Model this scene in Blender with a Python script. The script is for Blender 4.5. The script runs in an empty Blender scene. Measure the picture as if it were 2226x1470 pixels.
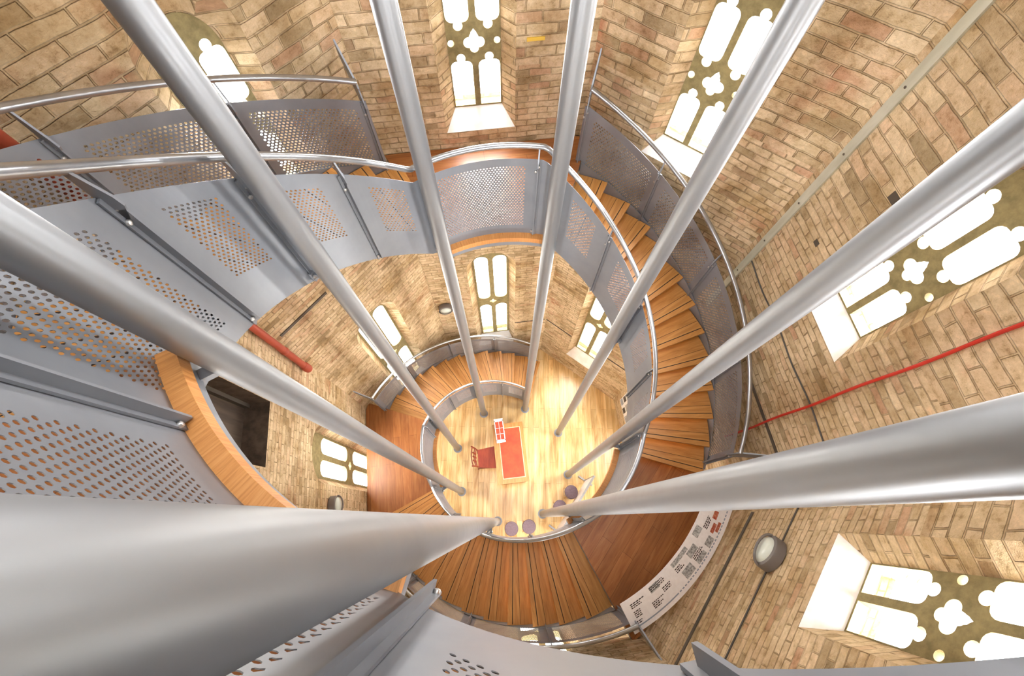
import bpy, bmesh, math, random
from math import sin, cos, tan, pi, radians as rad, degrees as deg, hypot, atan2, sqrt
from mathutils import Vector, Matrix
from mathutils.geometry import tessellate_polygon
random.seed(7)
S = bpy.context.scene
COL = S.collection

# ------------------------------------------------------------------ materials
def mat(name, col=(.5, .5, .5), rough=.6, metal=0., spec=.5):
    m = bpy.data.materials.new(name); m.use_nodes = True
    b = m.node_tree.nodes['Principled BSDF']
    b.inputs['Base Color'].default_value = (*col, 1)
    b.inputs['Roughness'].default_value = rough
    b.inputs['Metallic'].default_value = metal
    b.inputs['Specular IOR Level'].default_value = spec
    return m
def N(m, t, **kw):
    n = m.node_tree.nodes.new(t)
    for k, v in kw.items():
        if k in n.inputs: n.inputs[k].default_value = v
        else: setattr(n, k, v)
    return n
def L(m, a, b): m.node_tree.links.new(a, b)
def B(m): return m.node_tree.nodes['Principled BSDF']
def ramp(m, stops, interp='LINEAR'):
    n = m.node_tree.nodes.new('ShaderNodeValToRGB'); cr = n.color_ramp; cr.interpolation = interp
    while len(cr.elements) < len(stops): cr.elements.new(.5)
    for e, (p, c) in zip(cr.elements, stops):
        e.position = p; e.color = (*c, 1) if len(c) == 3 else c
    return n
def mixc(m, f, a, b, mode='MIX'):
    n = m.node_tree.nodes.new('ShaderNodeMix'); n.data_type = 'RGBA'; n.blend_type = mode
    for s, v in ((0, f), (6, a), (7, b)):
        if hasattr(v, 'is_linked'): L(m, v, n.inputs[s])
        elif s == 0: n.inputs[0].default_value = v
        else: n.inputs[s].default_value = (*v, 1)
    return n.outputs[2]

def brick_mat(name, bw=.235, rh=.078, tint=1.):
    m = mat(name, rough=.9, spec=.15)
    uv = N(m, 'ShaderNodeUVMap')
    n0 = N(m, 'ShaderNodeTexNoise', Scale=2.6, Detail=5.)
    L(m, uv.outputs[0], n0.inputs['Vector'])
    sub = N(m, 'ShaderNodeVectorMath', operation='SUBTRACT'); sub.inputs[1].default_value = (.5, .5, .5)
    L(m, n0.outputs['Color'], sub.inputs[0])
    sc = N(m, 'ShaderNodeVectorMath', operation='SCALE'); sc.inputs['Scale'].default_value = .055
    L(m, sub.outputs[0], sc.inputs[0])
    add = N(m, 'ShaderNodeVectorMath', operation='ADD')
    L(m, uv.outputs[0], add.inputs[0]); L(m, sc.outputs[0], add.inputs[1])
    sx = N(m, 'ShaderNodeSeparateXYZ'); L(m, uv.outputs[0], sx.inputs[0])
    st = ramp(m, [(0, (1, 1, 1)), (.845, (.72, .72, .72))], 'CONSTANT'); dv = N(m, 'ShaderNodeMath', operation='DIVIDE'); dv.inputs[1].default_value = 10.
    L(m, sx.outputs[1], dv.inputs[0]); L(m, dv.outputs[0], st.inputs[0])
    vm = N(m, 'ShaderNodeVectorMath', operation='MULTIPLY'); L(m, add.outputs[0], vm.inputs[0]); L(m, st.outputs[0], vm.inputs[1]); add = vm
    def brick(c1, c2, mo, msize):
        b = N(m, 'ShaderNodeTexBrick'); b.offset = .5
        b.inputs['Color1'].default_value = (*c1, 1); b.inputs['Color2'].default_value = (*c2, 1); b.inputs['Mortar'].default_value = (*mo, 1)
        b.inputs['Scale'].default_value = 1.; b.inputs['Mortar Size'].default_value = msize
        b.inputs['Mortar Smooth'].default_value = .6; b.inputs['Bias'].default_value = 0
        b.inputs['Brick Width'].default_value = bw; b.inputs['Row Height'].default_value = rh
        L(m, add.outputs[0], b.inputs['Vector']); return b
    bk = brick((0, 0, 0), (1, 1, 1), (.5, .5, .5), .007)
    t = tint
    r1 = ramp(m, [(0, (.42, .33, .22)), (.12, (.60, .48, .34)), (.4, (.70, .58, .43)), (.62, (.63, .49, .36)), (.8, (.74, .62, .47)), (.93, (.66, .50, .37)), (.97, (.55, .36, .26)), (1, (.38, .31, .21))])
    L(m, bk.outputs['Color'], r1.inputs[0])
    # patches of bare red brick
    np_ = N(m, 'ShaderNodeTexNoise', Scale=.75, Detail=4., Roughness=.6)
    L(m, uv.outputs[0], np_.inputs['Vector'])
    pm = ramp(m, [(.60, (0, 0, 0)), (.70, (1, 1, 1))]); L(m, np_.outputs['Fac'], pm.inputs[0])
    r2 = ramp(m, [(0, (.50, .24, .15)), (.35, (.60, .38, .27)), (.6, (.66, .52, .38)), (.85, (.46, .22, .14)), (1, (.32, .27, .18))])
    L(m, bk.outputs['Color'], r2.inputs[0])
    c = mixc(m, pm.outputs[0], r1.outputs[0], r2.outputs[0])
    # fine grime and wash
    ng = N(m, 'ShaderNodeTexNoise', Scale=11., Detail=5., Roughness=.74); L(m, uv.outputs[0], ng.inputs['Vector'])
    gr = ramp(m, [(.30, (.42, .34, .22)), (.45, (.88, .84, .76)), (.56, (1.0, .99, .97)), (.70, (1.28, 1.25, 1.2))]); L(m, ng.outputs['Fac'], gr.inputs[0])
    c = mixc(m, .85, c, gr.outputs[0], 'MULTIPLY')
    nw = N(m, 'ShaderNodeTexNoise', Scale=1.6, Detail=5., Roughness=.6); L(m, add.outputs[0], nw.inputs['Vector'])
    wr = ramp(m, [(.34, (.62, .50, .32)), (.50, (.96, .92, .86)), (.66, (1.14, 1.1, 1.06))]); L(m, nw.outputs['Fac'], wr.inputs[0])
    c = mixc(m, .8, c, wr.outputs[0], 'MULTIPLY')
    mo = ramp(m, [(.0, (0, 0, 0)), (1, (1, 1, 1))]); L(m, bk.outputs['Fac'], mo.inputs[0])
    nm = N(m, 'ShaderNodeTexNoise', Scale=5., Detail=3.); L(m, uv.outputs[0], nm.inputs['Vector'])
    mm = N(m, 'ShaderNodeMath', operation='MULTIPLY'); L(m, mo.outputs[0], mm.inputs[0])
    mr = ramp(m, [(.38, (.0, .0, .0)), (.62, (.8, .8, .8))]); L(m, nm.outputs['Fac'], mr.inputs[0]); L(m, mr.outputs[0], mm.inputs[1])
    c = mixc(m, mm.outputs[0], c, (.30 * t, .21 * t, .12 * t))
    c = mixc(m, 1., c, (1.0, .98, .90), 'MULTIPLY')
    L(m, c, B(m).inputs['Base Color'])
    # relief
    h = N(m, 'ShaderNodeMath', operation='MULTIPLY_ADD'); h.inputs[1].default_value = -1.; L(m, bk.outputs['Fac'], h.inputs[0])
    hs = N(m, 'ShaderNodeMath', operation='MULTIPLY'); hs.inputs[1].default_value = .9; L(m, ng.outputs['Fac'], hs.inputs[0]); L(m, hs.outputs[0], h.inputs[2])
    bp = N(m, 'ShaderNodeBump', Strength=.9, Distance=.018); L(m, h.outputs[0], bp.inputs['Height']); L(m, bp.outputs[0], B(m).inputs['Normal'])
    return m

def noisy(name, c1, c2, scale=(3, 3, 3), rough=.6, metal=0., detail=5., bump=0., bscale=None, lo=.35, hi=.65, coord='Object', spec=.5):
    m = mat(name, c1, rough, metal, spec)
    tc = N(m, 'ShaderNodeTexCoord'); mp = N(m, 'ShaderNodeMapping'); mp.inputs['Scale'].default_value = scale
    L(m, tc.outputs[coord], mp.inputs[0])
    n = N(m, 'ShaderNodeTexNoise', Scale=1., Detail=detail, Roughness=.6); L(m, mp.outputs[0], n.inputs['Vector'])
    r = ramp(m, [(lo, c1), (hi, c2)]); L(m, n.outputs['Fac'], r.inputs[0]); L(m, r.outputs[0], B(m).inputs['Base Color'])
    if bump:
        bp = N(m, 'ShaderNodeBump', Strength=bump, Distance=.01); L(m, n.outputs['Fac'], bp.inputs['Height']); L(m, bp.outputs[0], B(m).inputs['Normal'])
    return m

def wood_mat(name, c1, c2, c3, rough=.35, plank=0., spec=.5, sc=(26, 1.6)):
    """UV: u across the grain (m), v along the grain (m)."""
    m = mat(name, c1, rough, 0., spec)
    uv = N(m, 'ShaderNodeUVMap'); mp = N(m, 'ShaderNodeMapping'); mp.inputs['Scale'].default_value = (sc[0], sc[1], 1)
    L(m, uv.outputs[0], mp.inputs[0])
    n = N(m, 'ShaderNodeTexNoise', Scale=1., Detail=6., Roughness=.65, Distortion=.6); L(m, mp.outputs[0], n.inputs['Vector'])
    r = ramp(m, [(.3, c1), (.5, c2), (.72, c3)]); L(m, n.outputs['Fac'], r.inputs[0])
    c = r.outputs[0]
    n2 = N(m, 'ShaderNodeTexNoise', Scale=1.3, Detail=2.); L(m, uv.outputs[0], n2.inputs['Vector'])
    r2 = ramp(m, [(.35, (.78, .74, .70)), (.65, (1.1, 1.08, 1.05))]); L(m, n2.outputs['Fac'], r2.inputs[0])
    c = mixc(m, .7, c, r2.outputs[0], 'MULTIPLY')
    if plank:
        b = N(m, 'ShaderNodeTexBrick'); b.offset = .37
        b.inputs['Color1'].default_value = (.86, .84, .80, 1); b.inputs['Color2'].default_value = (1.12, 1.1, 1.06, 1); b.inputs['Mortar'].default_value = (.45, .35, .25, 1)
        b.inputs['Scale'].default_value = 1.; b.inputs['Mortar Size'].default_value = .0025; b.inputs['Brick Width'].default_value = 1.4; b.inputs['Row Height'].default_value = plank
        sw = N(m, 'ShaderNodeSeparateXYZ'); cb = N(m, 'ShaderNodeCombineXYZ')
        L(m, uv.outputs[0], sw.inputs[0]); L(m, sw.outputs[1], cb.inputs[0]); L(m, sw.outputs[0], cb.inputs[1]); L(m, cb.outputs[0], b.inputs['Vector'])
        c = mixc(m, .9, c, b.outputs['Color'], 'MULTIPLY')
    L(m, c, B(m).inputs['Base Color'])
    return m

M = {}
M['brick'] = brick_mat('limewashed_brick')
M['reveal'] = brick_mat('reveal_brick', .21, .078)
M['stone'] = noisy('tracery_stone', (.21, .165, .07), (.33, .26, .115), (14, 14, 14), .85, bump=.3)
M['sill'] = noisy('sky_glare_sill', (.86, .80, .72), (.95, .92, .88), (6, 6, 6), .8, bump=.3)  # sky glare on the sill stone is put into this near-white colour
M['floor'] = wood_mat('pale_floorboards', (.50, .27, .09), (.76, .53, .25), (.88, .72, .44), .28, .14, sc=(9, .9))
M['tread'] = wood_mat('oiled_tread_wood', (.38, .155, .038), (.53, .24, .060), (.65, .33, .10), .42, sc=(16, 1.6))
M['deck'] = wood_mat('landing_boards', (.23, .075, .02), (.33, .12, .035), (.42, .18, .06), .35, .16, sc=(16, 1.6))
M['edge'] = wood_mat('landing_edge_wood', (.52, .20, .05), (.68, .29, .08), (.78, .38, .13), .5, sc=(95, 5))
M['seam'] = mat('black_seam', (.03, .015, .008), .8)
def steel(name, c1, c2, rough, metal, scale):
    m = noisy(name, c1, c2, scale, rough, metal, detail=4.)
    tc = N(m, 'ShaderNodeTexCoord'); n = N(m, 'ShaderNodeTexNoise', Scale=7., Detail=5.); L(m, tc.outputs['Object'], n.inputs['Vector'])
    r = ramp(m, [(.2, (rough * .92,) * 3), (.8, (min(1, rough * 1.1),) * 3)]); L(m, n.outputs['Fac'], r.inputs[0]); L(m, r.outputs[0], B(m).inputs['Roughness'])
    return m
M['pole'] = steel('galvanised_pole_steel', (.27, .275, .285), (.32, .325, .33), .44, .78, (3, 3, .4))
M['guard'] = steel('grey_painted_guard', (.225, .235, .26), (.275, .285, .305), .42, .40, (2, 2, 2))
M['rail'] = steel('satin_handrail_steel', (.34, .35, .37), (.42, .43, .45), .30, .85, (4, 4, 4))
M['bolt'] = mat('bolt_steel', (.62, .58, .54), .35, .8)
M['dark'] = mat('dark_parts_and_hole_shade', (.10, .08, .06), .6, .3)  # dark small parts; also painted shade inside the putlog holes
M['red'] = noisy('red_pipe_paint', (.32, .045, .02), (.44, .075, .035), (5, 5, 2), .55)
M['redcable'] = mat('red_cable_plastic', (.62, .03, .015), .45)
M['strip'] = noisy('galvanised_strip', (.50, .50, .40), (.64, .64, .54), (8, 8, 2), .45, .4)
M['cable'] = mat('black_cable', (.07, .06, .05), .6)
M['lampbody'] = mat('grey_lamp_body', (.16, .14, .13), .5)
M['lampglass'] = mat('frosted_lamp_glass', (.62, .66, .60), .25)
M['paper'] = noisy('board_print_white', (.84, .80, .80), (.90, .87, .87), (20, 20, 20), .4)
M['ink'] = mat('printed_black', (.05, .04, .04), .5)
M['photo'] = noisy('printed_photo', (.16, .15, .15), (.62, .62, .62), (45, 45, 45), .4)
M['photored'] = noisy('printed_red_photo', (.35, .03, .02), (.60, .25, .15), (45, 45, 45), .4)
M['bluestrip'] = mat('blue_grey_print', (.30, .34, .42), .5)
M['deskwood'] = wood_mat('desk_wood', (.34, .14, .035), (.48, .22, .06), (.60, .32, .10), .3, sc=(30, 3))
M['leather'] = noisy('red_leather', (.45, .04, .012), (.58, .07, .018), (6, 6, 6), .4)
M['gold'] = mat('gilt_line', (.88, .66, .40), .4)
M['chairwood'] = wood_mat('mahogany', (.16, .03, .012), (.26, .05, .02), (.34, .08, .03), .35, sc=(30, 3))
M['seatred'] = noisy('red_seat', (.28, .035, .015), (.42, .07, .025), (12, 3, 3), .45)
M['yellow'] = mat('yellow_plastic', (.75, .48, .06), .5)
M['white'] = mat('white_paint', (.85, .84, .83), .5)
M['stool'] = noisy('mauve_stool_cloth', (.15, .10, .12), (.20, .14, .165), (30, 30, 30), .85)
M['lightwood'] = mat('light_wood', (.62, .38, .16), .5)
M['darkreveal'] = noisy('dark_doorway_reveal', (.07, .05, .035), (.14, .10, .07), (9, 9, 9), .9, bump=.4)  # sides of the doorway recess, darker brown than the wall brick
M['doorwood'] = noisy('dark_door_boards', (.05, .03, .02), (.10, .07, .045), (12, 12, 1), .8)
M['rubble'] = noisy('rubble_stone', (.26, .22, .15), (.44, .38, .28), (9, 9, 9), .9, bump=.5)
g = mat('window_glass'); nt = g.node_tree; nt.nodes.remove(B(g))
tr = N(g, 'ShaderNodeBsdfTransparent'); gl = N(g, 'ShaderNodeBsdfGlossy', Roughness=.05); mx = N(g, 'ShaderNodeMixShader', Fac=.05)
L(g, tr.outputs[0], mx.inputs[1]); L(g, gl.outputs[0], mx.inputs[2]); L(g, mx.outputs[0], nt.nodes['Material Output'].inputs[0]); M['glass'] = g

# ------------------------------------------------------------------ object helpers
def link(name, me, m, parent=None, smooth=False):
    o = bpy.data.objects.new(name, me); COL.objects.link(o)
    if m is not None:
        for x in (m if isinstance(m, list) else [m]): me.materials.append(M[x])
    if parent is not None:
        o.parent = parent; o.location = -Vector(ORG.get(parent.name, (0, 0, 0))) if parent.name in ORG else (0, 0, 0)
    if smooth:
        for p in me.polygons: p.use_smooth = True
        me.set_sharp_from_angle(angle=rad(40))
    return o
ORG = {}
def mesh(name, vs, fs, m, parent=None, smooth=False, uvf=None, mi=None):
    me = bpy.data.meshes.new(name); me.from_pydata([tuple(v) for v in vs], [], fs); me.update()
    if uvf:
        l = me.uv_layers.new(name='UVMap')
        for lp in me.loops: l.data[lp.index].uv = uvf(me.vertices[lp.vertex_index].co)
    if mi:
        for p, k in zip(me.polygons, mi): p.material_index = k
    return link(name, me, m, parent, smooth)
def tag(o, label=None, cat=None, group=None, kind=None):
    if label: o['label'] = label
    if cat: o['category'] = cat
    if group: o['group'] = group
    if kind: o['kind'] = kind
    return o
def thing(name, label, cat, loc=(0, 0, 0), group=None):
    o = bpy.data.objects.new(name, None); COL.objects.link(o); o.location = loc; o.empty_display_size = .1
    ORG[o.name] = tuple(loc); return tag(o, label, cat, group)
class MB:
    def __init__(s): s.v = []; s.f = []
    def add(s, vs, fs):
        k = len(s.v); s.v += [tuple(v) for v in vs]; s.f += [tuple(i + k for i in f) for f in fs]; return s
    def box(s, c, sx, sy, sz, R=None, taper=1.):
        vs = []
        for z in (-1, 1):
            t = taper if z > 0 else 1.
            for x, y in ((-1, -1), (1, -1), (1, 1), (-1, 1)):
                v = Vector((x * sx / 2 * t, y * sy / 2 * t, z * sz / 2))
                if R is not None: v = R @ v
                vs.append(Vector(c) + v)
        return s.add(vs, [(3, 2, 1, 0), (4, 5, 6, 7), (0, 1, 5, 4), (1, 2, 6, 5), (2, 3, 7, 6), (3, 0, 4, 7)])
    def tube(s, pts, r, n=12, r2=None):
        pts = [Vector(p) for p in pts]; k = len(pts); vs = []; up = Vector((0, 0, 1)); last = None
        for i, p in enumerate(pts):
            d = (pts[min(i + 1, k - 1)] - pts[max(i - 1, 0)]).normalized()
            a = d.cross(up)
            if a.length < 1e-3: a = d.cross(Vector((1, 0, 0)))
            a.normalize(); b = d.cross(a)
            if last is not None and a.dot(last) < 0: a = -a; b = -b
            last = a
            rr = r if r2 is None else r + (r2 - r) * i / (k - 1)
            for j in range(n):
                t = 2 * pi * j / n; vs.append(p + a * cos(t) * rr + b * sin(t) * rr)
        fs = [(i * n + j, i * n + (j + 1) % n, (i + 1) * n + (j + 1) % n, (i + 1) * n + j) for i in range(k - 1) for j in range(n)]
        fs += [tuple(range(n))[::-1], tuple((k - 1) * n + j for j in range(n))]
        return s.add(vs, fs)
    def lathe(s, c, prof, ax=None, n=24):
        """prof: list of (r, h) along axis ax from c"""
        ax = Vector(ax or (0, 0, 1)).normalized(); a = ax.orthogonal().normalized(); b = ax.cross(a); c = Vector(c); vs = []
        for r, h in prof:
            for j in range(n):
                t = 2 * pi * j / n; vs.append(c + ax * h + a * cos(t) * r + b * sin(t) * r)
        k = len(prof); fs = [(i * n + j, i * n + (j + 1) % n, (i + 1) * n + (j + 1) % n, (i + 1) * n + j) for i in range(k - 1) for j in range(n)]
        fs += [tuple(range(n))[::-1], tuple((k - 1) * n + j for j in range(n))]
        return s.add(vs, fs)
    def obj(s, name, m, parent=None, smooth=False, uvf=None): return mesh(name, s.v, s.f, m, parent, smooth, uvf)
def pol(r, th, z=0.): return Vector((r * cos(rad(th)), r * sin(rad(th)), z))
def Rz(a): return Matrix.Rotation(a, 3, 'Z')

# ------------------------------------------------------------------ stair geometry
RISE, GO = 2.5 / 13, 7.43
RI, RO = 1.62, 2.79          # inner and outer balustrade radii
def T0(s): return 75 + 135 * s
def nose(s, th):             # nosing line of flight s
    return 2.5 * s + RISE * ((th - T0(s)) / GO + 1)
def lerp_tab(tab, x):
    if x <= tab[0][0]: return tab[0][1]
    for (a, b), (c, d) in zip(tab, tab[1:]):
        if x <= c: return b + (d - b) * (x - a) / (c - a)
    return tab[-1][1]
RS = {0: (4, 100), 1: (3, 99), 2: (1, 97), 3: (5, 101), 4: (4, 100)}
def rail_in(th):
    s = int((th - 75 + 36) // 135); s = max(0, min(4, s)); a, b = RS[s]; t = th - T0(s)
    z = 2.5 * s + 1.24 + 2.5 * max(0, min(1, (t - a) / (b - a)))
    return z
DB = {0: .25, 1: .25, 2: .26, 3: .33, 4: .23}
def bot_in(th):
    s = int((th - 75) // 135); s = max(0, min(4, s)); 
    if s == 0 and th < 75: return 0
    z = min(nose(s, th) - DB[s], 2.5 * (s + 1) + .0)
    return max(z, 2.5 * s - .02 if th - T0(s) > 2 else z)
def rail_out(s, th): return nose(s, th) + .93 + (.06 if s == 3 else 0)
def arc(a, b, step=1.5):
    n = max(1, round((b - a) / step)); return [a + (b - a) * i / n for i in range(n + 1)]

def panel(name, a, b, zb, zt, r, hol, parent, m='guard', p=.030, hr=.0086, th_=.0022):
    """Curved perforated sheet from azimuth a to b. hol: (s0,s1,w0,w1) hole field as fractions."""
    Ltot = r * rad(b - a); H = sum(zt(t) - zb(t) for t in (a, (a + b) / 2, b)) / 3
    vs = []; fs = []
    def P(s, w, k):
        t = a + deg(s / r); z0 = zb(t); z = z0 + w / H * (zt(t) - z0)
        return pol(r + (th_ if k else 0), t, z)
    def quad2(s0, w0, s1, w1):
        for k in (0, 1):
            i = len(vs); vs.extend([P(s0, w0, k), P(s1, w0, k), P(s1, w1, k), P(s0, w1, k)])
            fs.append((i, i + 1, i + 2, i + 3) if k else (i + 3, i + 2, i + 1, i))
    def strip(s0, w0, s1, w1):
        n = max(1, round((s1 - s0) / .04))
        for i in range(n): quad2(s0 + (s1 - s0) * i / n, w0, s0 + (s1 - s0) * (i + 1) / n, w1)
    if hol:
        s0, s1, w0, w1 = hol[0] * Ltot, hol[1] * Ltot, hol[2] * H, hol[3] * H
        nc = max(1, int((s1 - s0) / p)); s1 = s0 + nc * p; rp = p * .866; nr = max(1, int((w1 - w0) / rp)); w1 = w0 + nr * rp
        strip(0, 0, Ltot, w0); strip(0, w1, Ltot, H); strip(0, w0, s0, w1); strip(s1, w0, Ltot, w1)
        for j in range(nr):
            y0 = w0 + j * rp; yc = y0 + rp / 2; off = p / 2 if j % 2 else 0; n = nc - (1 if j % 2 else 0)
            if off: quad2(s0, y0, s0 + off, y0 + rp); quad2(s1 - off, y0, s1, y0 + rp)
            for i in range(n):
                x0 = s0 + off + i * p; xc = x0 + p / 2
                out = [(x0, y0), (xc, y0), (x0 + p, y0), (x0 + p, yc), (x0 + p, y0 + rp), (xc, y0 + rp), (x0, y0 + rp), (x0, yc)]
                inn = [(xc + hr * cos(rad(225 + 45 * q)), yc + hr * sin(rad(225 + 45 * q))) for q in range(8)]
                k0 = len(vs)
                for k in (0, 1):
                    vs.extend(P(x, y, k) for x, y in out); vs.extend(P(x, y, k) for x, y in inn)
                for q in range(8):
                    q2 = (q + 1) % 8
                    fs.append((k0 + 8 + q, k0 + 8 + q2, k0 + q2, k0 + q)); fs.append((k0 + 16 + q, k0 + 16 + q2, k0 + 24 + q2, k0 + 24 + q))
                    fs.append((k0 + 8 + q, k0 + 24 + q, k0 + 24 + q2, k0 + 8 + q2))
    else: strip(0, 0, Ltot, H)
    # rim: top, bottom and both ends
    def rim(pts):
        i = len(vs)
        for s, w in pts: vs.extend([P(s, w, 0), P(s, w, 1)])
        for q in range(len(pts) - 1): fs.append((i + 2 * q, i + 2 * q + 1, i + 2 * q + 3, i + 2 * q + 2))
    n = max(1, round(Ltot / .04)); ss = [Ltot * i / n for i in range(n + 1)]
    rim([(x, 0) for x in ss]); rim([(x, H) for x in ss]); rim([(0, 0), (0, H)]); rim([(Ltot, 0), (Ltot, H)])
    return mesh(name, vs, fs, m, parent)

def rail_obj(name, pts, rr, parent):
    mb = MB(); mb.tube(pts, rr, 14); return mb.obj(name, 'rail', parent, True)

def post(th, r, zb, zt, zr, parent, side=-1, bolts=True, wide=.055):
    """flat bar on the well side (side=-1) or the wall side (side=+1) of a balustrade, with a tapered blade up to the rail"""
    Rm = Rz(rad(th)); mb = MB(); rc = r + side * .008
    mb.box(pol(rc, th, (zb + zt) / 2), .010, wide, zt - zb, Rm)
    mb.box(pol(rc + side * .022, th, (zb + zt) / 2 - .02), .036, .012, zt - zb - .10, Rm)
    # tapered blade from the sheet's top edge to the rail
    e = Rm @ Vector((1, 0, 0)); t = Rm @ Vector((0, 1, 0)); c = pol(r, th)
    prof = [(side * .012, zt - .16), (side * .060, zt - .05), (side * .055, zt + .0), (side * .010, zr - .012), (-side * .010, zr - .012), (-side * .006, zt - .0), (-side * .0, zt - .16)]
    vs = [c + e * x + t * q + Vector((0, 0, z)) for q in (-.006, .006) for x, z in prof]; n = len(prof)
    mb.add(vs, [tuple(range(n))[::-1], tuple(range(n, 2 * n))] + [(i, (i + 1) % n, n + (i + 1) % n, n + i) for i in range(n)])
    o = mb.obj('post', 'guard', parent)
    if bolts:
        for z in (zt - .07, zt - .13, zb + .06):
            b = MB(); b.lathe(pol(rc + side * .004, th, z) + t * (.018 if z < zt - .1 else -.006), [(.0125, 0), (.0135, .006), (.0115, .013), (.004, .016)], e * side, 14)
            b.obj('bolt', 'bolt', o, True)
    return o

floorword = ['ground floor', 'first landing', 'second landing', 'third landing', 'fourth landing', 'top']
IN_LAB = ['grey curved balustrade around the well at the bottom, from the floor past the lowest landing',
          'grey balustrade ring just above the mauve stools, seen almost edge-on',
          'grey inner balustrade on the right, curving up beside the longest flight to the top landing',
          'near grey perforated inner balustrade on the left, with bolted posts and slanting panels',
          'nearest smooth grey balustrade at the bottom edge, passing right under the viewpoint']
OUT_LAB = ['outer balustrade of the lowest flight, below the lower arched windows',
           'outer slotted-looking balustrade along the wall side of the flight at the bottom',
           'outer perforated balustrade on the right with a long round handrail along the brick',
           'dark perforated outer balustrade at upper left in front of an arched window',
           'outer balustrade of the topmost flight, behind the viewpoint']
for s in range(5):
    t0 = T0(s)
    # inner balustrade: flight + landing
    root = thing('balustrade', IN_LAB[s], 'balustrade', pol(RI, t0 + 2, 2.5 * s), 'inner balustrades of the spiral stair')
    ps = {3: [2, 24.5, 47, 69.5, 100.8], 4: [4.2, 25.4, 49.5, 72, 92, 99]}.get(s, [2, 24.5, 47, 69.5, 92, 99]) + ([137 + 3 * (s == 3)] if s < 4 else [])
    ps = [t0 + x for x in ps]
    zt = lambda t: rail_in(t) - .15
    for i, (a, b) in enumerate(zip(ps, ps[1:])):
        if i in (0, 1, 2, 3):
            full = (s == 3 and i == 3)
            hol = (.16, .84, .14, .90) if full else (.27, .78, .36, .90)
            if s == 0: hol = (.2, .8, .3, .85)
            if s == 4: hol = (.22, .8, .27, .9)
        elif i == 4 and s != 3: hol = None
        else: hol = (.10, .89, .13, .93)
        panel('panel', a, b, bot_in, zt, RI, hol, root)
    e = T0(s) + (136 + 3 * (s == 3) if s < 4 else 99)
    rail_obj('handrail', [pol(RI, t, rail_in(t)) for t in arc(t0 + (4.5 if s == 4 else 1.5), e + .8, 1.5)], .0255, root)
    for t in ps[:-1] if s < 4 else ps:
        post(t, RI, bot_in(t + .2) + (.01 if t < 618 or t > 622 else -.22), zt(t), rail_in(t), root)
    # clamps tying the balustrade to the poles
    for t in ((t0 + 2, t0 + 47, t0 + 92) if s < 4 else (t0 + 47,)):
        z = bot_in(t + .3) + .10
        mb = MB(); Rm = Rz(rad(t)); mb.box(pol(1.555, t, z), .11, .05, .035, Rm)
        mb.box(pol(1.600, t, z), .02, .09, .09, Rm); c = mb.obj('pole_clamp', 'guard', root)
        for q in (-.03, .03):
            b = MB(); b.lathe(pol(1.588, t, z) + (Rm @ Vector((0, q, 0))), [(.016, 0), (.016, .014), (.008, .020)], -(Rm @ Vector((1, 0, 0))), 12); b.obj('bolt', 'bolt', c, True)
    # outer balustrade: flight only
    root = thing('balustrade', OUT_LAB[s], 'balustrade', pol(RO, t0 + 2, 2.5 * s), 'outer balustrades of the spiral stair')
    ps = [t0 + x for x in (3, 25, 47.5, 70, 90)]
    zo = lambda t, s=s: rail_out(s, t) - .20
    bo = lambda t, s=s: max(nose(s, t) - .17, 2.5 * s + .0)
    for a, b in zip(ps, ps[1:]):
        panel('panel', a, b, bo, zo, RO, (.07, .93, .10, .90), root, p=.034, hr=.0105, th_=.0008 if s == 1 else .0022)
    rail_obj('handrail', [pol(RO, t, rail_out(s, t)) for t in arc(ps[0], ps[-1], 1.5)], .0255, root)
    for t in ps: post(t, RO, bo(t) + .01, zo(t), rail_out(s, t), root, side=-1, bolts=(s in (2, 3)))
    # end plates reaching to the brick
    for t, sg in ((ps[0], -1), (ps[-1], 1)):
        z = rail_out(s, t); Rm = Rz(rad(t)); mb = MB()
        ex = Rm @ Vector((1, 0, 0)); ty = Rm @ Vector((0, 1, 0)); c = pol(RO, t)
        pr = [(-.03, z - .05), (.02, z - .28), (.30, z + .10), (.30, z + .22), (.02, z + .03)]
        n = 5; vs = [c + ex * x + ty * q + Vector((0, 0, zz)) for q in (-.008, .008) for x, zz in pr]
        mb.add(vs, [tuple(range(n))[::-1], tuple(range(n, 2 * n))] + [(i, (i + 1) % n, n + (i + 1) % n, n + i) for i in range(n)])
        mb.obj('wall_bracket', 'guard', root)

# flights and landings
FL_LAB = ['lowest wooden flight curving up left from the floor around the top of the well',
          'brown wooden flight fanning out along the bottom below the stools',
          'long flight of orange-brown treads down the right side',
          'upper flight at the left hidden behind the grey balustrades',
          'topmost flight at the bottom edge beneath the viewpoint']
def tread(name, a, b, r0, r1, z, parent, s):
    am = rad((a + b) / 2); ca, sa = cos(am), sin(am)
    def uvf(co): return ((-co.x * sa + co.y * ca) , co.x * ca + co.y * sa)
    th = .045; vs = []
    ts = arc(a, b, 1.9)
    for t in ts:
        for r, zz in ((r0, z), (r1, z), (r1, z - th), (r0, z - th)): vs.append(pol(r, t, zz))
    n = len(ts); fs = [(4 * i + j, 4 * i + (j + 1) % 4, 4 * i + 4 + (j + 1) % 4, 4 * i + 4 + j) for i in range(n - 1) for j in range(4)]
    fs += [(3, 2, 1, 0), tuple(4 * (n - 1) + j for j in range(4))]
    o = mesh(name, vs, fs, 'tread', parent, uvf=uvf)
    mb = MB()
    for k, dd in ((0, 1.55), (1, 3.9)):
        q = a + dd; Rm = Rz(rad(q))
        mb.box(pol((r0 + r1) / 2, q, z + .0008), r1 - r0 - .02, .011 if k == 0 else .005, .0022, Rm)
    mb.obj('anti_slip_strip', 'seam', o)
    return o
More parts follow.
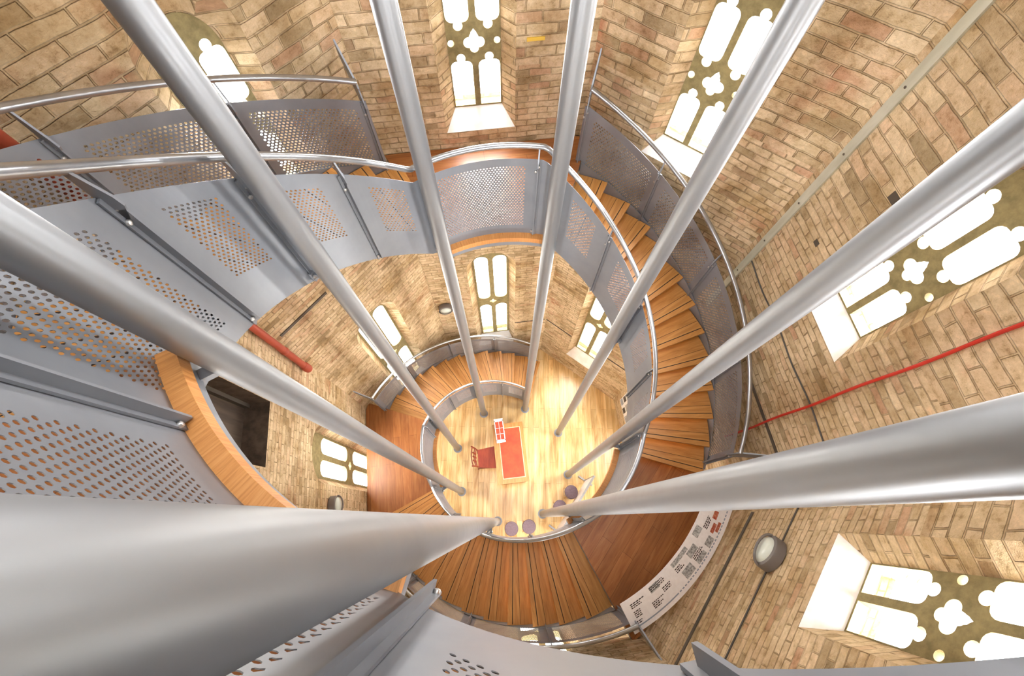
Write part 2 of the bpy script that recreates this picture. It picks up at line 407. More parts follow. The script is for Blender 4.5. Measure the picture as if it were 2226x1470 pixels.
for s in range(5):
    t0 = T0(s); root = thing('stair_flight', FL_LAB[s], 'stair flight', pol(2.2, t0, 2.5 * s), 'flights of the spiral stair')
    for k in range(12):
        a = t0 + k * GO - .5; b = t0 + (k + 1) * GO + .9
        tread('tread', a, b, RI + .045, RO - .03, 2.5 * s + RISE * (k + 1), root, s)
    # steel strings following the slope
    for r in (RI + .022, RO - .018):
        mb = MB(); ts = arc(t0 + 1, t0 + 89, 3); vs = []
        for t in ts:
            z = nose(s, t)
            for rr, zz in ((r - .004, z - .0), (r + .004, z - .0), (r + .004, z - .235), (r - .004, z - .235)): vs.append(pol(rr, t, max(zz, .002 if s == 0 else 0)))
        n = len(ts); fs = [(4 * i + j, 4 * i + (j + 1) % 4, 4 * i + 4 + (j + 1) % 4, 4 * i + 4 + j) for i in range(n - 1) for j in range(4)] + [(3, 2, 1, 0), tuple(4 * (n - 1) + j for j in range(4))]
        mb.add(vs, fs); mb.obj('string_plate', 'guard', root)
AP = 2.955
WAZ = [143.75, 98.75, 53.75, 8.75, -36.25, -81.25, -126.25, -171.25]   # walls 0..7
LA_LAB = ['reddish boarded landing at the left against the straight brick wall',
          'dark reddish boarded landing at lower right under the white printed board',
          'reddish boarded landing at top centre below the tall traceried window',
          'boarded landing at the left whose orange edge shows under the perforated panels']
for s in range(4):
    a, b = T0(s) + 89.2, T0(s) + 135 + .9; z = 2.5 * (s + 1); wa = {0: 188.75, 1: 323.75, 2: 98.75, 3: 233.75}[s] 
    root = thing('landing', LA_LAB[s], 'landing', pol(2.2, (a + b) / 2, z), 'landings of the spiral stair')
    ts = arc(a, b, 1.5)
    def rout(t):
        d = (t - wa + 180) % 360 - 180
        return min(AP / cos(rad(d)) - .012, 3.17)
    ux, uy = cos(rad(wa)), sin(rad(wa))
    uvf = lambda co: (co.x * ux + co.y * uy, -co.x * uy + co.y * ux)
    def slab(name, r0, r1, z0, z1, m, uv=None):
        vs = []
        for t in ts:
            for r, zz in ((r0(t), z1), (r1(t), z1), (r1(t), z0), (r0(t), z0)): vs.append(pol(r, t, zz))
        n = len(ts); fs = [(4 * i + j, 4 * i + (j + 1) % 4, 4 * i + 4 + (j + 1) % 4, 4 * i + 4 + j) for i in range(n - 1) for j in range(4)] + [(3, 2, 1, 0), tuple(4 * (n - 1) + j for j in range(4))]
        return mesh(name, vs, fs, m, root, uvf=uv)
    slab('deck', lambda t: 1.63, rout, z - .04, z, 'deck', uvf)
    slab('edge_strip', lambda t: 1.545, lambda t: 1.63, z - .07, z + .003, 'edge', lambda co: (atan2(co.y, co.x) * 1.6, co.z + hypot(co.x, co.y)))
    slab('steel_frame', lambda t: 1.56, rout, z - .15, z - .071, 'guard')

# ------------------------------------------------------------------ poles
PP = [('C', .334, 1.375, 'slim pole at top centre-right, ending by the balustrade start on the floor'),
      ('B', -.768, 1.231, 'slim pole at top centre-left, ending above the desk'),
      ('A', -1.408, .311, 'pole entering at upper left and crossing the arched window'),
      ('H', -1.246, -.744, 'broad pole from the left edge, second nearest on the left'),
      ('G', -.328, -1.415, 'nearest, hugely foreshortened pole filling the lower left'),
      ('F', .77, -1.232, 'broad near-level pole coming in from the right edge'),
      ('E', 1.426, -.297, 'pole running from the right edge across the curved treads'),
      ('D', 1.207, .754, 'pole from upper right passing the second tall window')]
for k, x, y, lab in PP:
    root = thing('steel_pole', 'grey ' + lab, 'pole', (x, y, 0), 'ring of steel poles around the well')
    mb = MB(); r = .0745 if k != 'F' else .078; zs = [0, 16.0]
    mb.lathe((x, y, 0), [(r, .0), (r, 16)], n=64); mb.obj('shaft', 'pole', root, True)
    mb = MB(); mb.lathe((x, y, 0), [(r + .035, .001), (r + .035, .012), (r + .004, .014)], n=32); mb.obj('base_plate', 'guard', root, True)

# ------------------------------------------------------------------ tower shell
def outline(hw, z0, zs, zt, n=10):
    """closed polygon, counter-clockwise in (t,z): sill, jamb, arched head"""
    p = [(-hw, z0), (hw, z0), (hw, (z0 + zs) / 2), (hw, zs)]
    for i in range(1, 2 * n):
        a = pi * i / (2 * n); p.append((hw * cos(a), zs + (zt - zs) * sin(a)))
    return p + [(-hw, zs), (-hw, (z0 + zs) / 2)]
def circ(cx, cz, r, n=14): return [(cx + r * cos(2 * pi * i / n), cz + r * sin(2 * pi * i / n)) for i in range(n)]
def quatre(cx, cz, R, n=56, point=True):
    lobes = [(R * .52, 0, R * .5), (-R * .52, 0, R * .5), (0, -R * .55, R * .42), (0, R * .5, R * .42), (0, R * .85, R * .27), (0, 0, R * .55)]
    if point: lobes.append((0, R * 1.15, R * .12))
    out = []
    for i in range(n):
        a = 2 * pi * i / n; dx, dz = cos(a), sin(a); best = 0
        for x, z, r in lobes:
            bq = dx * x + dz * z; disc = bq * bq - (x * x + z * z - r * r)
            if disc > 0: best = max(best, bq + sqrt(disc))
        out.append((cx + dx * best, cz + dz * best))
    return out
def light(cx, hw, z0, z1, bottom='flat', top='round', cr=.05):
    """one glazed light of the tracery"""
    rr = hw * .55; p = []
    def end(sign, kind, z):
        q = []
        if kind == 'flat': return [(cx - hw, z), (cx + hw, z)]
        if kind == 'round':
            return [(cx + hw * cos(pi + pi * i / 10), z + hw * (1 + sin(pi + pi * i / 10))) for i in range(11)]
        # cusped: rounded shoulders, narrow neck, little roundel
        for i in range(5): a = pi + pi / 2 * i / 4; q.append((cx - hw + rr + rr * cos(a), z + rr + rr * sin(a)))
        zc = z - cr * .62
        for i in range(13):
            a = rad(142 + (398 - 142) * i / 12); q.append((cx + cr * cos(a), zc + cr * sin(a)))
        for i in range(5): a = -pi / 2 + pi / 2 * i / 4; q.append((cx + hw - rr + rr * cos(a), z + rr + rr * sin(a)))
        return q
    lo = end(-1, bottom, z0)
    hi = [(2 * cx - x, z1 - (z - z0)) for x, z in end(1, top, z0)]
    return lo + hi
def fill(polys):
    """triangulate outer polygon with holes; returns flat points and triangles"""
    tris = tessellate_polygon([[Vector((x, z, 0)) for x, z in p] for p in polys])
    pts = [q for p in polys for q in p]; out = []
    for a, b, c in tris:
        (x0, y0), (x1, y1), (x2, y2) = pts[a], pts[b], pts[c]
        out.append((a, b, c) if (x1 - x0) * (y2 - y0) - (x2 - x0) * (y1 - y0) > 0 else (a, c, b))
    return pts, out
def frame(k):
    a = rad(WAZ[k]); n = Vector((cos(a), sin(a), 0)); t = Vector((-sin(a), cos(a), 0))
    return lambda u, z, d: n * d + t * u + Vector((0, 0, z))
WN = ['northwest', 'north', 'northeast', 'east', 'southeast', 'south', 'southwest', 'west']
UP = dict(face=(.405, 7.72, 9.45, 9.86), trac=(.272, 7.93, 9.30, 9.62))
LO = dict(face=(.46, .86, 4.62, 5.10), trac=(.345, 1.28, 4.55, 4.92))
TOPZ = 14.5; TK = .34
HT = AP * tan(rad(22.5))
win_no = [0]
def build_window(k, spec, upper, dt=0.):
    win_no[0] += 1; F = frame(k); hw, z0, zs, zt = spec['trac']; D0, D1 = AP + .15, AP + .23
    root = bpy.data.objects.new('window_%d' % win_no[0], None); COL.objects.link(root); root.location = F(dt, z0, D0); ORG[root.name] = tuple(root.location)
    tag(root, 'bright traceried stone window, %s tier, in the %s brick wall' % ('upper' if upper else 'lower', WN[k]), 'window', None, 'structure')
    O = [(x + dt, z) for x, z in outline(hw, z0, zs, zt)]
    if upper:
        c = .1465; w = .114
        holes = [light(sg * c + dt, w, 7.95, 8.47, 'flat', 'cusp', .047) for sg in (-1, 1)]
        holes += [light(sg * c + dt, w, 8.855, 9.31, 'cusp', 'cusp', .047) for sg in (-1, 1)]
        holes += [quatre(dt, 8.655, .106)] + [circ(sg * .233 + dt, 8.66, .034) for sg in (-1, 1)]
    else:
        c = .175; w = .128
        holes = [light(sg * c + dt, w, 1.33, 2.86, 'flat', 'round') for sg in (-1, 1)] + [light(sg * c + dt, w, 3.16, 4.78 if k != 7 else 4.4, 'round', 'round') for sg in (-1, 1)]
        holes += [quatre(dt, 3.01, .075, point=False)]
    polys = [O] + holes; pts, tr = fill(polys); n = len(pts)
    vs = [F(x, z, D0) for x, z in pts] + [F(x, z, D1) for x, z in pts]
    fs = [t for t in tr] + [tuple(i + n for i in reversed(t)) for t in tr]; i = 0
    for p in polys:
        m_ = len(p); fs += [(i + q, i + (q + 1) % m_, n + i + (q + 1) % m_, n + i + q) for q in range(m_)]; i += m_
    mesh('tracery', vs, fs, 'stone', root)
    pts2, tr2 = fill([O]); mesh('glass_pane', [F(x, z, D0 + .045) for x, z in pts2], tr2, 'glass', root)
def build_wall(k, wins, door=None):
    F = frame(k); hx = HT; ho = (AP + TK) * tan(rad(22.5))
    O = [(-hx, 0), (hx, 0), (hx, TOPZ), (-hx, TOPZ)]; OO = [(-ho, 0), (ho, 0), (ho, TOPZ), (-ho, TOPZ)]
    hf = [outline(*w['face']) for w in wins]; ht = [outline(*w['trac']) for w in wins]
    polys = [O] + hf + ([door] if door else []); pts, tr = fill(polys)
    uvf = None
    me_v = []; me_f = []; mi = []; uv = []
    def add(vs, fs, m, uvs):
        b = len(me_v); me_v.extend(vs)
        for f in fs: me_f.append(tuple(i + b for i in f)); mi.append(m)
        uv.extend(uvs)
    off = k * 2.618 + 3.1
    add([F(x, z, AP) for x, z in pts], tr, 0, [(x + off, z) for x, z in pts])
    pts, tr = fill([OO] + ht); add([F(x, z, AP + TK) for x, z in pts], [t[::-1] for t in tr], 0, [(x + off, z) for x, z in pts])
    for a, b in zip(hf, ht):
        n = len(a)
        for q in range(n):
            q2 = (q + 1) % n; m = 2 if q == 0 else 1
            (x0, z0), (x1, z1) = a[q], a[q2]; (x2, z2), (x3, z3) = b[q2], b[q]
            add([F(x0, z0, AP), F(x1, z1, AP), F(x2, z2, AP + .152), F(x3, z3, AP + .152), F(x2, z2 - (.32 if z2 <= b[0][1] else 0), AP + TK), F(x3, z3 - (.32 if z3 <= b[0][1] else 0), AP + TK)],
                [(0, 1, 2, 3), (3, 2, 4, 5)], m, [(0 + k, z0), (0 + k, z1), (.16 + k, z2), (.16 + k, z3), (.35 + k, z2), (.35 + k, z3)] if abs(z1 - z0) > abs(x1 - x0) else [(x0, 0), (x1, 0), (x2, .16), (x3, .16), (x2, .35), (x3, .35)])
    if door:
        n = len(door)
        for q in range(n):
            (x0, z0), (x1, z1) = door[q], door[(q + 1) % n]
            add([F(x0, z0, AP), F(x1, z1, AP), F(x1, z1, AP + .33), F(x0, z0, AP + .33)], [(0, 1, 2, 3)], 3, [(0, z0), (0, z1), (.3, z1), (.3, z0)] if abs(z1 - z0) > .01 else [(x0, 0), (x1, 0), (x1, .3), (x0, .3)])
    me = bpy.data.meshes.new('wall'); me.from_pydata([tuple(v) for v in me_v], [], me_f); me.update()
    l = me.uv_layers.new(name='UVMap')
    for lp in me.loops: l.data[lp.index].uv = uv[lp.vertex_index]
    for p, m_ in zip(me.polygons, mi): p.material_index = m_
    o = link('wall_' + WN[k], me, ['brick', 'reveal', 'sill', 'darkreveal'])
    tag(o, None, None, None, 'structure')
tiers = {0: 'ul', 1: 'ul', 2: 'ul', 3: 'ul', 4: 'ul', 5: 'ul', 6: 'u', 7: 'l'}  # upper south window is out of view, added for the light it admits
def door_outline(): return [(-.38, 6.35), (.40, 6.35), (.40, 8.2), (-.38, 8.2)]
for k in range(8):
    ws = [UP] * ('u' in tiers[k]) + [LO] * ('l' in tiers[k])
    build_wall(k, ws, door_outline() if k == 7 else None)
    if 'u' in tiers[k]: build_window(k, UP, True)
    if 'l' in tiers[k]: build_window(k, LO, False)
# floor
vs = [pol((AP + .02) / cos(rad(22.5)), WAZ[1] + 22.5 + 45 * i, z) for z in (0, -.15) for i in range(8)]
tag(mesh('floor', vs, [tuple(range(8)), tuple(range(8, 16))[::-1]] + [((i + 1) % 8, i, 8 + i, 8 + (i + 1) % 8) for i in range(8)], 'floor', uvf=lambda co: (co.x, co.y)), kind='structure')
# dark doorway
F = frame(7)
root = bpy.data.objects.new('door_1', None); COL.objects.link(root); root.location = F(0, 6.35, AP + .3); ORG[root.name] = tuple(root.location)
tag(root, 'dark boarded doorway recess in the straight brick wall at left', 'doorway', None, 'structure')
mb = MB(); R7 = Rz(rad(WAZ[7])); mb.box(F(.01, 7.27, AP + .315), .03, .78, 1.85, R7); mb.obj('door_leaf', 'doorwood', root)
mb = MB()
for q in (-.36, .38): mb.box(F(q, 7.27, AP + .27), .06, .05, 1.85, R7)
mb.obj('door_frame', 'dark', root)
# thin dark band along the brick at the change of storey
def seg(k, a, b, z, h, d, m, name, parent=None):
    F = frame(k); mb = MB(); mb.box(F((a + b) / 2, z, AP - d / 2), d, abs(b - a), h, Rz(rad(WAZ[k]))); return mb.obj(name, m, parent)
for i, (k, a, b, z) in enumerate(((0, .35, 1.16, 6.3), (3, -1.12, -.15, 6.35), (4, -1.2, .62, 6.2), (5, -.2, 1.2, 6.2))):
    tag(seg(k, a, b, z, .045, .012, 'dark', 'trim_%d' % (i + 1)), kind='structure')
# rubble at the doorway head
for i, (u, z, w) in enumerate(((-.52, 7.75, .17), (-.60, 7.5, .13))):
    me = bpy.data.meshes.new('rubble_stone'); bm = bmesh.new(); bmesh.ops.create_icosphere(bm, subdivisions=3, radius=w * .6)
    for v in bm.verts: v.co *= 1 + .16 * sin(v.co.x * 40 + i) * cos(v.co.y * 33 + v.co.z * 21)
    bm.to_mesh(me); bm.free(); o = link('rubble_stone', me, 'rubble', smooth=True); o.location = frame(7)(u, z, AP + .02)
    tag(o, ['larger pale rubble stone jutting beside the dark doorway', 'smaller pale rubble stone under the larger one beside the dark doorway'][i], 'stone', 'rubble stones by the doorway')

# ------------------------------------------------------------------ wall services
F = frame(7); root = thing('red_downpipe', 'thick red pipe running down the corner of the left brick wall', 'pipe', F(-1.08, 5.5, AP - .07), None)
mb = MB(); mb.tube([F(-1.08, 14.4, AP - .075), F(-1.08, 5.62, AP - .075)], .046, 20); mb.obj('pipe', 'red', root, True)
mb = MB(); mb.lathe(F(-1.08, 5.48, AP - .075), [(.03, 0), (.058, .01), (.062, .06), (.058, .17), (.048, .19)], n=20); mb.obj('end_cap', 'red', root, True)
mb = MB(); mb.lathe(F(-1.08, 6.2, AP - .075), [(.047, 0), (.054, .01), (.054, .06), (.047, .07)], n=20); mb.obj('collar', 'red', root, True)
F = frame(3); mb = MB(); pts = [F(-.69 + .006 * sin(z * 5), z, AP - .014) for z in [5.3 + .2 * i for i in range(46)]]
mb.tube(pts, .0135, 8); tag(mb.obj('red_cable', 'redcable', None, True), 'bright red cable running straight up the right-hand brick wall', 'cable')
root = thing('metal_strip', 'flat pale metal strip fixed upright on the brick between two tall windows', 'strip', F(1.10, 6.0, AP - .02))
mb = MB(); mb.box(F(1.10, 10.1, AP - .011), .022, .085, 8.2, Rz(rad(WAZ[3]))); mb.obj('strip', 'strip', root)
for i in range(12):
    mb = MB(); mb.lathe(F(1.10, 6.3 + .62 * i, AP - .021), [(.010, 0), (.010, .004), (.004, .006)], -(F(0, 0, 1)), 10); mb.obj('screw', 'dark', root, True)
def wcable(pts, r, label, m='cable'):
    mb = MB(); mb.tube(pts, r, 8); tag(mb.obj('cable', m, None, True), label, 'cable')
F3, F4, F1, F2, F7 = frame(3), frame(4), frame(1), frame(2), frame(7)
wcable([F3(x, 7.19 + .015 * sin(x * 7), AP - .008) for x in [1.05 - .1 * i for i in range(23)]], .008, 'thin dark cable running level along the right-hand brick wall')
wcable([F4(x, 7.03, AP - .008) for x in (1.15, .5, .26)], .008, 'thin dark cable entering the top of the oval wall lamp')
wcable([F4(x, 7.0, AP - .008) for x in (-.02, -.5, -1.15)], .008, 'thin dark cable leaving the bottom of the oval wall lamp')
wcable([F1(x, 2.05, AP - .010) for x in (-.47, -.8, -1.2)], .009, 'dark cable low on the north wall beside the lower window')
wcable([F2(x, 2.02 + .03 * x, AP - .010) for x in (1.2, .8, .47)], .009, 'dark cable low on the northeast wall, left of its window')
wcable([F2(x, 2.15, AP - .010) for x in (-.47, -.8, -1.2)], .009, 'dark cable low on the northeast wall, right of its window')
def lamp(k, t, z, label, R0=.145):
    F = frame(k); root = thing('wall_lamp', label, 'lamp', F(t, z, AP), 'round bulkhead lamps'); ax = -(F(0, 0, 1)).normalized()
    ax = -(F(0, 0, 1) - F(0, 0, 0)); c = F(t, z, AP)
    mb = MB(); mb.lathe(c, [(R0 * .9, 0), (R0, .01), (R0, .085), (R0 * .96, .10), (R0 * .80, .108)], ax, 36); mb.obj('lamp_body', 'lampbody', root, True)
    mb = MB(); mb.lathe(c + ax * .105, [(R0 * .80, 0), (R0 * .76, .018), (R0 * .6, .036), (R0 * .35, .048), (.008, .053)], ax, 36); mb.obj('lamp_glass', 'lampglass', root, True)
    mb = MB(); tt = F(1, 0, 0) - F(0, 0, 0)
    mb.tube([c + Vector((0, 0, 1)) * (R0 * .95 * cos(pi * i / 10)) + ax * (.10 + .085 * sin(pi * i / 10)) for i in range(11)] if False else [c + tt * (R0 * .95 * cos(pi * i / 10)) + ax * (.10 + .085 * sin(pi * i / 10)) for i in range(11)], .013, 8); mb.obj('guard_bar', 'lampbody', root, True)
lamp(4, .12, 7.02, 'dark round bulkhead lamp with crossbar on the lower right brick wall', .165)
lamp(1, 1.02, 3.32, 'small round bulkhead lamp left of the lower central window')
lamp(7, .77, 4.34, 'small round bulkhead lamp on the left wall just above the huge near pole')

mb = MB(); mb.box(frame(1)(-.60, 8.74, AP - .006), .01, .18, .035, Rz(rad(WAZ[1]))); tag(mb.obj('yellow_tag', 'yellow'), 'small yellow tag on the brick right of the top central window', 'tag')
for u, z, w_, lb in ((.50, 8.93, .085, 'dark patch painted for the shade of a square putlog hole just below the pale metal strip'), (.66, 8.12, .06, 'small dark patch painted for the shade of a putlog hole in the brick above the right handrail')):
    mb = MB(); mb.box(frame(3)(u, z, AP + .0005), .006, w_, w_ * .9, Rz(rad(WAZ[3]))); tag(mb.obj('putlog_hole_shade', 'dark'), lb, 'painted hole shade', 'dark patches painted for holes in the brick')  # flush dark block; the hole's inner shade is put into its colour
# notice boards near floor
root = thing('leaflet_board', 'white speckled leaflet board at floor level on the right wall', 'notice board', frame(3)(1.0, 1.1, AP - .02))
mb = MB(); mb.box(frame(3)(.75, 1.1, AP - .012), .02, .62, .9, Rz(rad(WAZ[3]))); mb.obj('board', 'white', root)
for i in range(9):
    mb = MB(); mb.box(frame(3)(.53 + .22 * (i % 3), .80 + .29 * (i // 3), AP - .024), .006, .15 - .02 * (i % 2), .2, Rz(rad(WAZ[3]))); mb.obj('leaflet', ['photo', 'bluestrip', 'ink'][(i * 2 + i // 3) % 3], root)

# ------------------------------------------------------------------ printed board on the second landing
def BP(s, w, lift=0.):
    """s 0..1 along the board from its lower end, w 0..1 from well side to wall side"""
    th = 298.6 + 41 * s; r = 2.53 + .04 * s + (.35 + .03 * s) * w; z = 5.86 + .05 * s + (.05 - .10 * w)
    nrm = Vector((0, 0, 1)); return pol(r, th, z) + nrm * lift
root = thing('info_board', 'long curved white printed board with black text and pictures, lower right', 'information board', BP(.5, .5))
def bpatch(name, s0, s1, w0, w1, m, lift, th, parent, skew=0.):
    n = max(1, round((s1 - s0) * 30)); vs = []
    for i in range(n + 1):
        s = s0 + (s1 - s0) * i / n
        for w, l in ((w0, lift), (w1, lift), (w1, lift - th), (w0, lift - th)): vs.append(BP(s, w, l))
    fs = [(4 * i + j, 4 * i + (j + 1) % 4, 4 * i + 4 + (j + 1) % 4, 4 * i + 4 + j) for i in range(n) for j in range(4)] + [(3, 2, 1, 0), tuple(4 * n + j for j in range(4))]
    return vs, fs
def bobj(name, rects, m, parent, lift=.0015, th=.0012):
    mb = MB()
    for q in rects: mb.add(*bpatch(name, *q, m, lift, th, None))
    return mb.obj(name, m, parent)
bd = bobj('printed_sheet', [(0, 1, 0, 1)], 'paper', root, 0, .012)
bobj('border_strip', [(.02, .33, .83, .87)] + [(.34 + .022 * i, .354 + .022 * i, .83, .87) for i in range(29)], 'bluestrip', bd)
txt = []
rnd = random.Random(5)
def block(s0, s1, w0, w1, dens=.8, lh=.012):
    w = w0
    while w < w1:
        s = s0; e = s0 + (s1 - s0) * rnd.uniform(.55, 1)
        while s < e:
            d = rnd.uniform(.006, .02); txt.append((s, min(s + d, e), w, w + .032)); s += d + .004
        w += .055
block(.05, .17, .18, .34); block(.05, .12, .42, .60); block(.03, .10, .70, .78); block(.17, .26, .52, .72); block(.20, .32, .12, .26); block(.27, .36, .38, .50)
block(.40, .47, .28, .42); block(.53, .62, .50, .62); block(.72, .80, .30, .42)
bobj('printed_text', txt, 'ink', bd)
for i, q in enumerate(((.20, .27, .10, .30), (.40, .55, .08, .22), (.42, .50, .50, .78), (.52, .60, .26, .48), (.53, .61, .64, .80), (.64, .71, .08, .30), (.64, .70, .58, .80), (.84, .90, .10, .35))):
    bobj('printed_picture', [q], 'photo', bd)
for q in ((.72, .78, .56, .68), (.74, .80, .70, .80), (.80, .85, .45, .6)): bobj('printed_picture', [q], 'photored', bd)
mb = MB()
for s in (.06, .5, .94):
    a = BP(s, .5); d = pol(1, 298.6 + 38 * s)
    mb.tube([a - Vector((0, 0, .012)), a - Vector((0, 0, .16)), Vector((d.x * 2.93, d.y * 2.93, a.z - .34))], .014, 8)
mb.obj('support_bracket', 'guard', root, True)

# ------------------------------------------------------------------ furniture on the floor
A = rad(-97.3) + pi / 2  # desk long axis turned slightly
c0 = Vector((-.035, .13, 0)); RD = Rz(rad(7.4))
def dk(x, y, z): return c0 + RD @ Vector((x, y, z))
root = thing('writing_desk', 'wooden writing desk with red leather top and gilt border, centre of the floor', 'desk', c0)
duv = lambda co: (co.x, co.y + co.z)
mb = MB(); mb.box(dk(-.01, 0, .745), .75, 1.42, .03, RD); mb.obj('desk_top', 'deskwood', root, uvf=duv)
mb = MB(); mb.box(dk(.02, 0, .762), .50, 1.16, .004, RD); mb.obj('leather_inset', 'leather', root)
mb = MB()
for x, y, a, b in ((.02, .595, .53, .012), (.02, -.595, .53, .012), (.285, 0, .012, 1.2), (-.245, 0, .012, 1.2)): mb.box(dk(x, y, .7622), a, b, .005, RD)
mb.obj('gilt_line', 'gold', root)
for sy in (-1, 1):
    mb = MB(); mb.box(dk(.02, sy * .47, .40), .58, .38, .66, RD); o = mb.obj('pedestal', 'deskwood', root, uvf=duv)
    for i in range(3):
        mb = MB(); mb.box(dk(-.275, sy * .47, .20 + .2 * i), .015, .32, .17, RD); d = mb.obj('drawer', 'deskwood', o, uvf=duv)
mb = MB(); mb.box(dk(0, 0, .05), .62, 1.34, .08, RD); mb.obj('plinth', 'deskwood', root, uvf=duv)
# white framed stand on the desk
root = thing('display_stand', 'white framed stand with red picture panes standing on the desk corner', 'stand', dk(-.22, .58, .77))
RT = RD @ Matrix.Rotation(rad(2), 3, 'Z'); c1 = dk(-.21, .53, .80)
def sk(x, y, z): return c1 + RT @ Vector((x, y, z))
mb = MB()
for x, y, a, b in ((0, .255, .22, .07), (0, -.255, .22, .07), (.10, 0, .02, .5), (-.10, 0, .02, .5)): mb.box(sk(x, y, .07), a, b, .03, RT)
mb.obj('frame', 'white', root)
mb = MB(); mb.box(sk(0, 0, .06), .19, .46, .012, RT); mb.obj('red_panel', 'leather', root)
mb = MB(); mb.box(sk(0, 0, .072), .008, .44, .006, RT); mb.box(sk(0, .06, .072), .18, .008, .006, RT); mb.box(sk(0, -.08, .072), .18, .008, .006, RT); mb.obj('glazing_bar', 'white', root)
mb = MB(); mb.box(sk(0, 0, .015), .14, .40, .085, RT); mb.obj('base', 'white', root)
# chair
cc = Vector((-.62, .03, 0)); RC = Rz(rad(6))
def ck(x, y, z): return cc + RC @ Vector((x, y, z))
root = thing('wooden_chair', 'dark wooden chair with red seat pulled up to the desk', 'chair', cc)
vs = [ck(x, y, z) for z in (.43, .47) for x, y in ((-.22, -.21), (.25, -.27), (.25, .27), (-.22, .21))]
mesh('seat', vs, [(3, 2, 1, 0), (4, 5, 6, 7), (0, 1, 5, 4), (1, 2, 6, 5), (2, 3, 7, 6), (3, 0, 4, 7)], 'seatred', root)
for x, y, h in ((.22, -.23, .43), (.22, .23, .43)):
    mb = MB(); mb.tube([ck(x, y, 0.0), ck(x, y, h)], .016, 10, .022); mb.obj('leg', 'chairwood', root, True, duv)
for y in (-.20, .20):
    mb = MB(); mb.tube([ck(-.25, y, 0), ck(-.22, y, .45), ck(-.27, y * 1.05, .78), ck(-.33, y * 1.12, 1.0)], .019, 10); mb.obj('leg', 'chairwood', root, True, duv)
mb = MB()
for z, dx, hh in ((.96, -.315, .09), (.76, -.268, .05), (.60, -.245, .04)):
    n = 8; pts = [ck(dx - .03 * (1 - (2 * i / n - 1) ** 2), -.21 + .42 * i / n, z + (.02 * (1 - (2 * i / n - 1) ** 2) if z > .9 else 0)) for i in range(n + 1)]
    for p, q in zip(pts, pts[1:]):
        e = (q - p); ang = atan2(e.y, e.x); mb.box((p + q) / 2, e.length + .004, .022, hh, Rz(ang))
for y in (-.09, 0, .09): mb.box(ck(-.285, y, .78), .018, .035, .34, RC @ Matrix.Rotation(rad(-9), 3, 'Y'))
mb.obj('backrest', 'chairwood', root, uvf=duv)
mb = MB()
for a, b in (((.22, -.23, .2), (-.23, -.2, .2)), ((.22, .23, .2), (-.23, .2, .2)), ((0, -.215, .2), (0, .215, .2))): mb.tube([ck(*a), ck(*b)], .011, 8)
mb.obj('stretcher', 'chairwood', root, True, duv)
# stools
SL = [((.01, -1.57), 'round mauve-topped stool right beside the huge near pole, left of its pair'), ((.42, -1.52), 'round mauve-topped stool, right one of the pair at the bottom of the well'),
      ((1.44, -.74), 'round mauve-topped stool against the leaning display panel, fully visible'), ((1.16, -1.08), 'round mauve-topped stool half hidden by the near-level pole')]
proto = None
def make_stool(p, lab):
    root = thing('round_stool', lab, 'stool', (p[0], p[1], 0), 'round stools with mauve seats')
    X = Vector((p[0], p[1], 0))
    mb = MB(); mb.lathe(X + Vector((0, 0, .415)), [(.15, 0), (.160, .008), (.160, .035), (.150, .048), (.06, .053)], n=36); mb.obj('seat', 'stool', root, True)
    for i in range(4):
        a = pi / 4 + i * pi / 2; mb = MB(); mb.tube([X + Vector((.17 * cos(a), .17 * sin(a), 0)), X + Vector((.11 * cos(a), .11 * sin(a), .415))], .012, 8, .016); mb.obj('leg', 'lightwood', root, True)
    mb = MB(); mb.tube([X + Vector((.15 * cos(2 * pi * i / 20), .15 * sin(2 * pi * i / 20), .16)) for i in range(21)], .007, 6); mb.obj('foot_ring', 'bolt', root, True)
    return root
s0 = make_stool(*SL[0])
for p, lab in SL[1:]:
    c = s0.copy(); COL.objects.link(c); c.location = (p[0], p[1], 0); c['label'] = lab
    for ch in list(s0.children):
        d = ch.copy(); COL.objects.link(d); d.parent = c
# display panel
a, b = Vector((1.09, -1.60, 0)), Vector((1.86, -.44, 0)); mid = (a + b) / 2; ang = atan2((b - a).y, (b - a).x); RPn = Rz(ang)
root = thing('display_stand', 'tall thin white and grey display panel standing on the floor behind the stools', 'display panel', mid)
mb = MB(); mb.box(mid + Vector((0, 0, .68)), (b - a).length, .03, 1.1, RPn); mb.obj('panel', 'paper', root)
mb = MB()
for q in (-1, 1): mb.box(mid + RPn @ Vector((q * (b - a).length / 2, 0, .64)), .03, .045, 1.28, RPn)
mb.box(mid + Vector((0, 0, 1.25)), (b - a).length, .045, .03, RPn); mb.obj('frame', 'rail', root)
for q in (-1, 1):
    mb = MB(); mb.box(mid + RPn @ Vector((q * (b - a).length / 2, 0, .012)), .04, .40, .024, RPn); mb.obj('foot', 'rail', root)

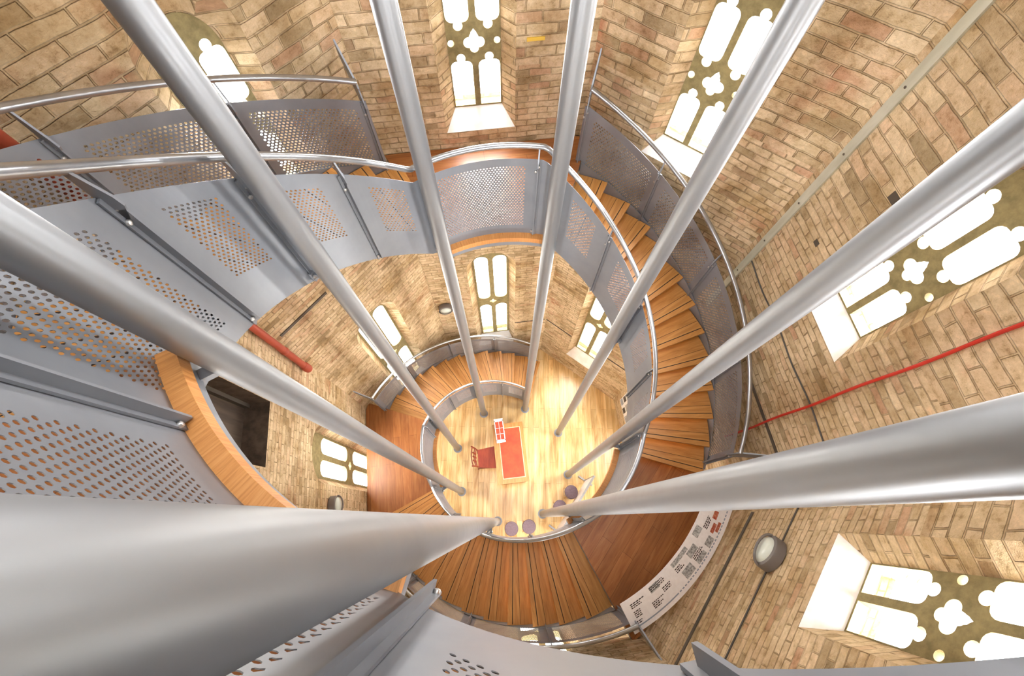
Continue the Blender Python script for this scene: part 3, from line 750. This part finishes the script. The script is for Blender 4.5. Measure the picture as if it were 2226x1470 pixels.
# ------------------------------------------------------------------ light
w = bpy.data.worlds.new('overcast_sky'); S.world = w; w.use_nodes = True
bg = w.node_tree.nodes['Background']; bg.inputs[0].default_value = (.90, .95, 1, 1); bg.inputs[1].default_value = 6.0
F0 = 0
cv = [pol(r, WAZ[1] + 22.5 + 45 * i, z) for z in (TOPZ + .2, TOPZ) for r in ((AP + TK) / cos(rad(22.5)), 2.1) for i in range(8)]
tag(mesh('added_ceiling_ring', cv, [q for i in range(8) for j in [(i + 1) % 8] for q in ((i, j, 8 + j, 8 + i), (16 + j, 16 + i, 24 + i, 24 + j), (8 + i, 8 + j, 24 + j, 24 + i), (j, i, 16 + i, 16 + j))], 'white'), kind='structure')  # unseen ring, added to limit sky light to an open centre
def area(name, loc, target, sx, sy, power, col):
    l = bpy.data.lights.new(name, 'AREA'); l.shape = 'RECTANGLE'; l.size = sx; l.size_y = sy; l.energy = power; l.color = col
    o = bpy.data.objects.new(name, l); COL.objects.link(o); o.location = loc
    o.rotation_euler = (Vector(target) - Vector(loc)).to_track_quat('-Z', 'Y').to_euler(); return o

LOWP, UPP = 225, 320
for k in range(8):
    F = frame(k)
    if 'l' in tiers[k]: area('daylight_lower_window', F(0, 3.15, AP + .75), F(0, 2.3, 0), .95, 3.9, LOWP, (1, .95, .86))
    if 'u' in tiers[k]: area('daylight_upper_window', F(0, 9.0, AP + .75), F(0, 8.2, 0), .85, 2.4, UPP, (.97, .98, 1))

# ------------------------------------------------------------------ camera
TH, ROLL, FPX = 0.3918567627, -0.0151217722, 950.019
cam = bpy.data.cameras.new('camera'); cam.sensor_width = 36; cam.sensor_fit = 'HORIZONTAL'; cam.lens = 36 * FPX / 2226; cam.clip_start = .02; cam.clip_end = 200
co = bpy.data.objects.new('camera', cam); COL.objects.link(co); S.camera = co
fw = Vector((0, sin(TH), -cos(TH))); rt = Vector((1, 0, 0)); up = Vector((0, cos(TH), sin(TH)))
c_, s_ = cos(ROLL), sin(ROLL)
X = rt * c_ - up * s_; Y = rt * s_ + up * c_; Z = -fw
mw = Matrix((X, Y, Z)).transposed().to_4x4(); mw.translation = Vector((-.04601553, -1.34950933, 11.5813338)); co.matrix_world = mw

S.view_settings.view_transform = 'Standard'; S.view_settings.look = 'None'; S.view_settings.gamma = 1; S.view_settings.use_curve_mapping = False
S.view_settings.exposure = 0.76
S.cycles.use_adaptive_sampling = True; S.cycles.adaptive_threshold = .09; S.cycles.adaptive_min_samples = 16; S.cycles.light_sampling_threshold = .05; S.cycles.caustics_reflective = False; S.cycles.caustics_refractive = False; S.cycles.max_bounces = 6; S.cycles.diffuse_bounces = 4; S.cycles.transparent_max_bounces = 6; S.cycles.glossy_bounces = 4; S.cycles.sample_clamp_indirect = 8; S.cycles.use_denoising = True
